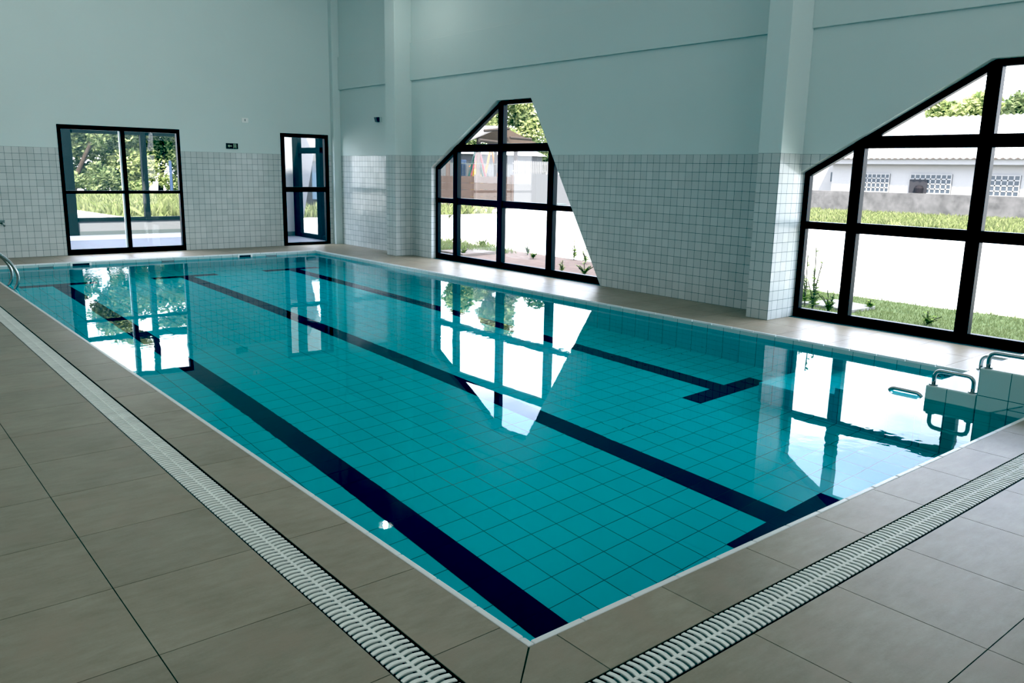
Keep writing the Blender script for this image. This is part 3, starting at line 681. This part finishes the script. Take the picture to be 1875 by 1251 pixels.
def house_window(y0, y1, z0, z1, opening=None):
    f = MB(); ring(f, [(y0, z0), (y1, z0), (y1, z1), (y0, z1)], [(y0+.05, z0+.05), (y1-.05, z0+.05), (y1-.05, z1-.05), (y0+.05, z1-.05)], 'x', 42.93, 43.0)
    n = round((y1-y0)/.265)
    for k in range(1, n): f.box(42.94, 42.99, y0+(y1-y0)*k/n-.03, y0+(y1-y0)*k/n+.03, z0, z1)
    for k in range(1, 4): f.box(42.94, 42.99, y0, y1, z0+(z1-z0)*k/4-.03, z0+(z1-z0)*k/4+.03)
    o = f.build('window', M['house'], r)
    sub(MB().box(42.96, 43.01, y0, y1, z0, z1), 'pane', M['housepane'], o)
    if opening:
        sub(MB().box(42.90, 42.93, opening[0], opening[1], opening[2], opening[3]), 'opening', M['housegap'], o)
        sub(MB().lathe([(0, .42), (.16, .38), (.24, .25), (.22, 0)], (42.86, (opening[0]+opening[1])/2-.08, opening[2]), 14), 'dark_shape', M['curtain'], o)
house_window(20.0, 21.75, .95, 1.95)
house_window(16.75, 18.9, .95, 1.96, (17.95, 18.88, .97, 1.67))
house_window(13.55, 15.25, .92, 1.97)

# ------------------------------------------------------------------ outside: fence, gazebo, playground
r = empty('brown_fence', (21, 29.5, 0)); tag(r, 'low brown board fence with posts outside the playground window', 'fence')
px = [17.6, 19.9, 21.98, 24.2]
for a, b in zip(px, px[1:]):
    mb = MB()
    for k in range(5): mb.box(a+.04, b-.04, 29.47, 29.53, GZ-.05+k*.315, GZ-.05+k*.315+.305)
    mb.build('panel', M['fence'], r)
for x in px: MB().box(x-.05, x+.05, 29.42, 29.56, GZ-.1, 1.52).build('post', M['fencepost'], r)
r = empty('wire_fence', (21, 29.7, 1.5)); tag(r, 'thin dark wire fence standing above the brown boards', 'fence')
mb = MB()
for k in range(48): mb.box(17.6+k*.14-.006, 17.6+k*.14+.006, 29.69, 29.70, 1.2, 2.12)
mb.build('bars', M['wire'], r)
MB().box(17.6, 24.25, 29.685, 29.705, 2.0, 2.03).build('rail', M['wire'], r)
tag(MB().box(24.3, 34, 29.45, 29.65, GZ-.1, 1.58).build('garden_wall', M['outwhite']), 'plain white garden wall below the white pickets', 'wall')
r = empty('picket_fence', (27, 29.55, 1.58)); tag(r, 'white picket fence on top of the white garden wall', 'fence')
for k in range(80): MB().box(24.36+k*.12, 24.36+k*.12+.065, 29.53, 29.56, 1.58, 2.20).build('picket', M['picket'], r)
for z in (1.70, 2.06): MB().box(24.3, 34, 29.56, 29.59, z, z+.05).build('rail', M['picket'], r)
tag(MB().box(25.2, 25.75, 27.2, 27.6, GZ-.1, .22).build('concrete_block', M['skirting'], bevel=.01), 'small grey block at the foot of the white garden wall', 'block')

r = empty('gazebo', (26.5, 35.5, 0)); tag(r, 'wooden gazebo with pale and tan pitched roof behind the fence', 'gazebo')
MB().add([(26.55, 33.3, 4.05), (26.2, 38.5, 4.3), (23.2, 38.5, 2.9), (24.0, 33.9, 3.0), (26.55, 33.3, 3.97), (26.2, 38.5, 4.22), (23.2, 38.5, 2.82), (24.0, 33.9, 2.92)], [(0, 1, 2, 3), (7, 6, 5, 4), (0, 3, 7, 4), (1, 0, 4, 5), (2, 1, 5, 6), (3, 2, 6, 7)]).build('roof_slope', M['gazwhite'], r)
MB().add([(26.55, 33.3, 4.05), (26.2, 38.5, 4.3), (30.6, 38.5, 3.05), (30.2, 34.0, 3.12), (26.55, 33.3, 3.0), (30.2, 34.0, 3.0)], [(0, 3, 2, 1), (0, 4, 5, 3)]).build('gable_board', M['gazbrown'], r)
MB().tube([(25.3, 33.2, 3.75), (26.9, 33.1, 3.93)], .075, 8).build('beam', M['gazwood'], r)
MB().tube([(24.9, 33.1, 3.25), (27.0, 33.2, 3.15)], .09, 8).build('beam', M['gazwood'], r)
MB().tube([(26.9, 33.0, 3.45), (28.4, 33.0, 3.42)], .075, 8).build('beam', M['gazwood'], r)
for x, y, h in ((25.55, 34, 3.5), (28.15, 34, 3.1), (23.55, 34, 3.0), (29.9, 38, 3.0)): MB().tube([(x, y, GZ), (x, y, h)], .12 if x < 29 else .1, 10).build('post', M['fencepost'], r)

def aframe(x, y, h, w, mat, label):
    r = empty('swing_frame', (x, y, GZ)); tag(r, label, 'swing frame')
    for s in (-1, 1): MB().tube([(x, y, h), (x+s*w, y, GZ)], .075, 8).build('leg', mat, r)
    MB().tube([(x, y, h), (x+.1, y+.6, h)], .06, 8).build('crossbar', mat, r)
aframe(29.1, 38.9, 3.03, .97, M['green'], 'green painted A shaped swing frame in the playground')
aframe(29.86, 39.7, 3.14, 1.03, M['red'], 'red painted A shaped swing frame in the playground')
aframe(31.5, 40.5, 3.28, .84, M['orange'], 'orange painted A shaped frame in the playground')
tag(MB().box(28.17, 28.74, 39.4, 39.6, GZ, 2.32).build('play_board', M['blue'], bevel=.02), 'blue play panel beside the green swing frame', 'play panel')
r = empty('play_house', (31.1, 41.4, 0)); tag(r, 'yellow play house between the coloured swing frames', 'play house')
MB().box(30.75, 31.5, 41.3, 41.7, GZ, 1.93).build('wall', M['yellow'], r)
MB().prism([(30.65, 1.93), (31.6, 1.93), (31.12, 2.34)], 'y', 41.25, 41.75).build('roof', M['orange'], r)
MB().box(30.98, 31.27, 41.28, 41.31, 1.0, 1.75).build('opening', M['shed'], r)
r = empty('white_building', (30, 42, 0)); tag(r, 'long white building behind the playground', 'building')
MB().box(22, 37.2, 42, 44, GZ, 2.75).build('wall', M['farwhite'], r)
MB().prism([(41.7, 2.75), (44.3, 2.75), (43, 3.15)], 'x', 21.8, 37.4).build('roof', M['roof'], r)

# ------------------------------------------------------------------ outside: glazed porch behind the far wall
struct(MB().box(.2, 7.45, YF+.2, 20.15, GZ-.1, -.02).build('floor_porch', M['porchfloor']))
struct(MB().box(.2, 5.9, 20.0, 20.15, -.02, .31).build('wall_porch_low', M['porchwall']))
struct(MB().box(.2, 5.9, 19.985, 20.0, -.02, .075).build('baseboard_porch', M['skirting']))
struct(MB().box(5.9, 7.40, 17.80, 20.1, -.02, 3.9).build('wall_porch_end', M['porchend']))
struct(MB().box(5.9, 7.40, 17.785, 17.80, -.02, .09).build('baseboard_porch_end', M['skirting']))
r = empty('window_4', (3, 20.05, .3)); struct(r)
for b in ((2.35, 2.83, 19.96, 20.12, -.019, 3.9), (4.385, 4.515, 19.97, 20.1, .32, 3.9), (.2, 5.9, 19.98, 20.13, .311, .40), (.2, 5.9, 20.0, 20.1, 2.40, 2.55)): MB().box(*b).build('window_frame', M['dark'], r)
MB().add([(.2, 20.06, .4), (5.9, 20.06, .4), (5.9, 20.06, 3.9), (.2, 20.06, 3.9)], [(0, 1, 2, 3)]).build('pane', M['pane'], r)
r = empty('window_5', (7.4, 16.6, 0)); struct(r)
for b in ((7.38, 7.46, YF+.2, 17.8, -.02, .085), (7.375, 7.465, 17.45, 17.79, -.01, 3.9), (7.375, 7.465, 16.30, 16.50, -.01, 3.9), (7.383, 7.457, 16.3, 17.7, 2.03, 2.17)): MB().box(*b).build('window_frame', M['dark'], r)
MB().add([(7.42, YF+.2, .05), (7.42, 17.8, .05), (7.42, 17.8, 3.9), (7.42, YF+.2, 3.9)], [(0, 1, 2, 3)]).build('pane', M['paneweak'], r)
tag(MB().prism([(7.46, GZ-.1), (7.80, GZ-.1), (8.75, 4.4), (7.46, 4.4)], 'y', 18.4, 18.65).build('leaning_wall', M['porchend']), 'white leaning wall end outside the narrow window', 'wall')
r = empty('dark_shed', (15.5, 31, 0)); tag(r, 'dark shed with a red band seen through the narrow window', 'shed')
MB().box(13.5, 18.5, 30, 34, GZ, 1.9).build('wall', M['shed'], r)
MB().box(14.28, 18.5, 29.94, 30, 1.60, 1.86).build('sign_band', M['redband'], r)
MB().box(14.62, 14.80, 29.95, 30, 1.10, 1.20).build('notice', M['outwhite'], r)
MB().box(13.86, 14.18, 29.93, 30, .4, 2.1).build('panel', M['bluereflection'], r)  # blue reflection in the porch glass, painted as a strip on the shed
MB().prism([(29.7, 1.95), (34.3, 1.95), (34.3, 2.35), (29.7, 2.9)], 'x', 13.2, 18.8).build('roof', M['shedroof'], r)
tag(MB().box(9.0, 19.5, 24.3, 24.6, GZ-.1, GZ+.07).build('kerb', M['pave']), 'pale kerb in front of the meadow seen through the narrow window', 'kerb')
r = empty('play_pole', (13.55, 46, 0)); tag(r, 'blue pole among the trees in the sliding door view', 'pole')
MB().tube([(12.9, 45, GZ), (12.9, 45, 1.9)], .08, 8).build('post', M['blue'], r)
MB().tube([(12.6, 45, 1.35), (13.1, 45, 1.35)], .04, 8).build('bar', M['picket'], r)
r = empty('play_pole', (11.9, 45, 0)); tag(r, 'lime green pole left of the porch mullion among the trees', 'pole')
MB().tube([(11.55, 45, GZ), (11.55, 45, 1.5)], .06, 8).build('post', M['lime'], r)
MB().tube([(11.4, 45, 1.5), (11.75, 45, 1.5)], .04, 8).build('bar', M['lime'], r)

# ------------------------------------------------------------------ light
w = bpy.data.worlds.new('sky'); S.world = w; w.use_nodes = True; nt = w.node_tree; nt.nodes.clear()
def N(t, **k):
    x = nt.nodes.new(t)
    for a, v in k.items(): setattr(x, a, v)
    return x
tc = N('ShaderNodeTexCoord'); sp = N('ShaderNodeSeparateXYZ'); nt.links.new(tc.outputs['Generated'], sp.inputs[0])
mp = N('ShaderNodeMapping'); mp.inputs['Scale'].default_value = (1, 1, 2.6); mp.inputs['Location'].default_value = (.3, .1, .0); nt.links.new(tc.outputs['Generated'], mp.inputs[0])
nz = N('ShaderNodeTexNoise'); nz.inputs['Scale'].default_value = 3.2; nz.inputs['Detail'].default_value = 8; nz.inputs['Roughness'].default_value = .55; nt.links.new(mp.outputs[0], nz.inputs['Vector'])
el = N('ShaderNodeMapRange'); el.inputs[1].default_value = .215; el.inputs[2].default_value = .32; el.inputs[3].default_value = -.30; el.inputs[4].default_value = .22; nt.links.new(sp.outputs[2], el.inputs[0])
ad = N('ShaderNodeMath', operation='SUBTRACT'); nt.links.new(nz.outputs['Fac'], ad.inputs[0]); nt.links.new(el.outputs[0], ad.inputs[1])
cr = N('ShaderNodeMapRange'); cr.inputs[1].default_value = .42; cr.inputs[2].default_value = .56; nt.links.new(ad.outputs[0], cr.inputs[0])
mx = N('ShaderNodeMix', data_type='RGBA'); nt.links.new(cr.outputs[0], mx.inputs[0]); mx.inputs[6].default_value = (3.0, 3.5, 4.8, 1); mx.inputs[7].default_value = (5.4, 5.65, 6.1, 1)
hi = N('ShaderNodeMapRange'); hi.inputs[1].default_value = .50; hi.inputs[2].default_value = .68; nt.links.new(sp.outputs[2], hi.inputs[0])
m2 = N('ShaderNodeMix', data_type='RGBA'); nt.links.new(hi.outputs[0], m2.inputs[0]); nt.links.new(mx.outputs[2], m2.inputs[6]); m2.inputs[7].default_value = (4.6, 4.9, 5.6, 1)
bg = N('ShaderNodeBackground'); nt.links.new(m2.outputs[2], bg.inputs[0]); bg.inputs[1].default_value = .86
wo = N('ShaderNodeOutputWorld'); nt.links.new(bg.outputs[0], wo.inputs[0])

sun = bpy.data.lights.new('sun', 'SUN'); sun.energy = 16; sun.angle = math.radians(1.0); sun.color = (1, .95, .86)
so = bpy.data.objects.new('sun', sun); COL.objects.link(so)
so.rotation_euler = Vector((.42, .50, -1.0)).to_track_quat('-Z', 'Y').to_euler()

def area(name, loc, rot, sx, sy, e, portal=False, color=(1, 1, 1)):
    l = bpy.data.lights.new(name, 'AREA'); l.shape = 'RECTANGLE'; l.size = sx; l.size_y = sy; l.energy = e; l.color = color
    if portal: l.cycles.is_portal = True
    o = bpy.data.objects.new(name, l); o.location = loc; o.rotation_euler = rot; COL.objects.link(o); return o
H = math.pi/2
for y in WY: area('window_portal', (XR+.24, y-2.31, 1.45), (0, H, 0), 2.95, 4.7, 1, True)     # faces -x
for d in (D1, D2): area('window_portal', ((d[0]+d[1])/2, YF+.22, 1.2), (-H, 0, 0), d[1]-d[0], 2.45, 1, True)
area('side_fill', (XL+.05, 1.0, 4.4), (0, -H, 0), 3.0, 9, 28, False, (.95, 1, 1))  # added fill from the left, brightens the right wall and step sides

area('ceiling_fill', (1.0, 5.5, ZC-.03), (0, 0, 0), 10.5, 18, 82, False, (1, .99, .97))  # added soft overhead fill for the whole room, no fixture there

area('far_fill', (-.4, 4.0, 5.9), (H-.12, 0, 0), 8.5, .9, 30, False, (1, 1, .97)).data.spread = math.radians(95)  # added fill aimed at the far wall, no fixture there

area('near_fill', (2.0, YN+.1, 4.6), (H, 0, 0), 8, 1.6, 66, False, (1, 1, 1)).data.spread = math.radians(100)  # added fill from behind the viewer for the pillar faces

# ------------------------------------------------------------------ camera
cam = bpy.data.cameras.new('camera'); co = bpy.data.objects.new('camera', cam); COL.objects.link(co); S.camera = co
r_ = Vector((0.77146383, -0.6359964, 0.01876533)); u_ = Vector((0.11494435, 0.1683136, 0.97900885)); f_ = Vector((0.62580456, 0.75311295, -0.20295205))
co.matrix_world = Matrix(((r_.x, u_.x, -f_.x, -1.82995), (r_.y, u_.y, -f_.y, -2.06665), (r_.z, u_.z, -f_.z, 1.7033), (0, 0, 0, 1)))
cam.sensor_fit = 'HORIZONTAL'; cam.sensor_width = 36; cam.lens = 1505.257/1875*36; cam.clip_start = .05; cam.clip_end = 400

S.view_settings.view_transform = 'Standard'; S.view_settings.look = 'None'; S.view_settings.exposure = 1.15; S.view_settings.gamma = 1
S.view_settings.use_curve_mapping = True
S.view_settings.curve_mapping.black_level = (.018, .0105, .0075)
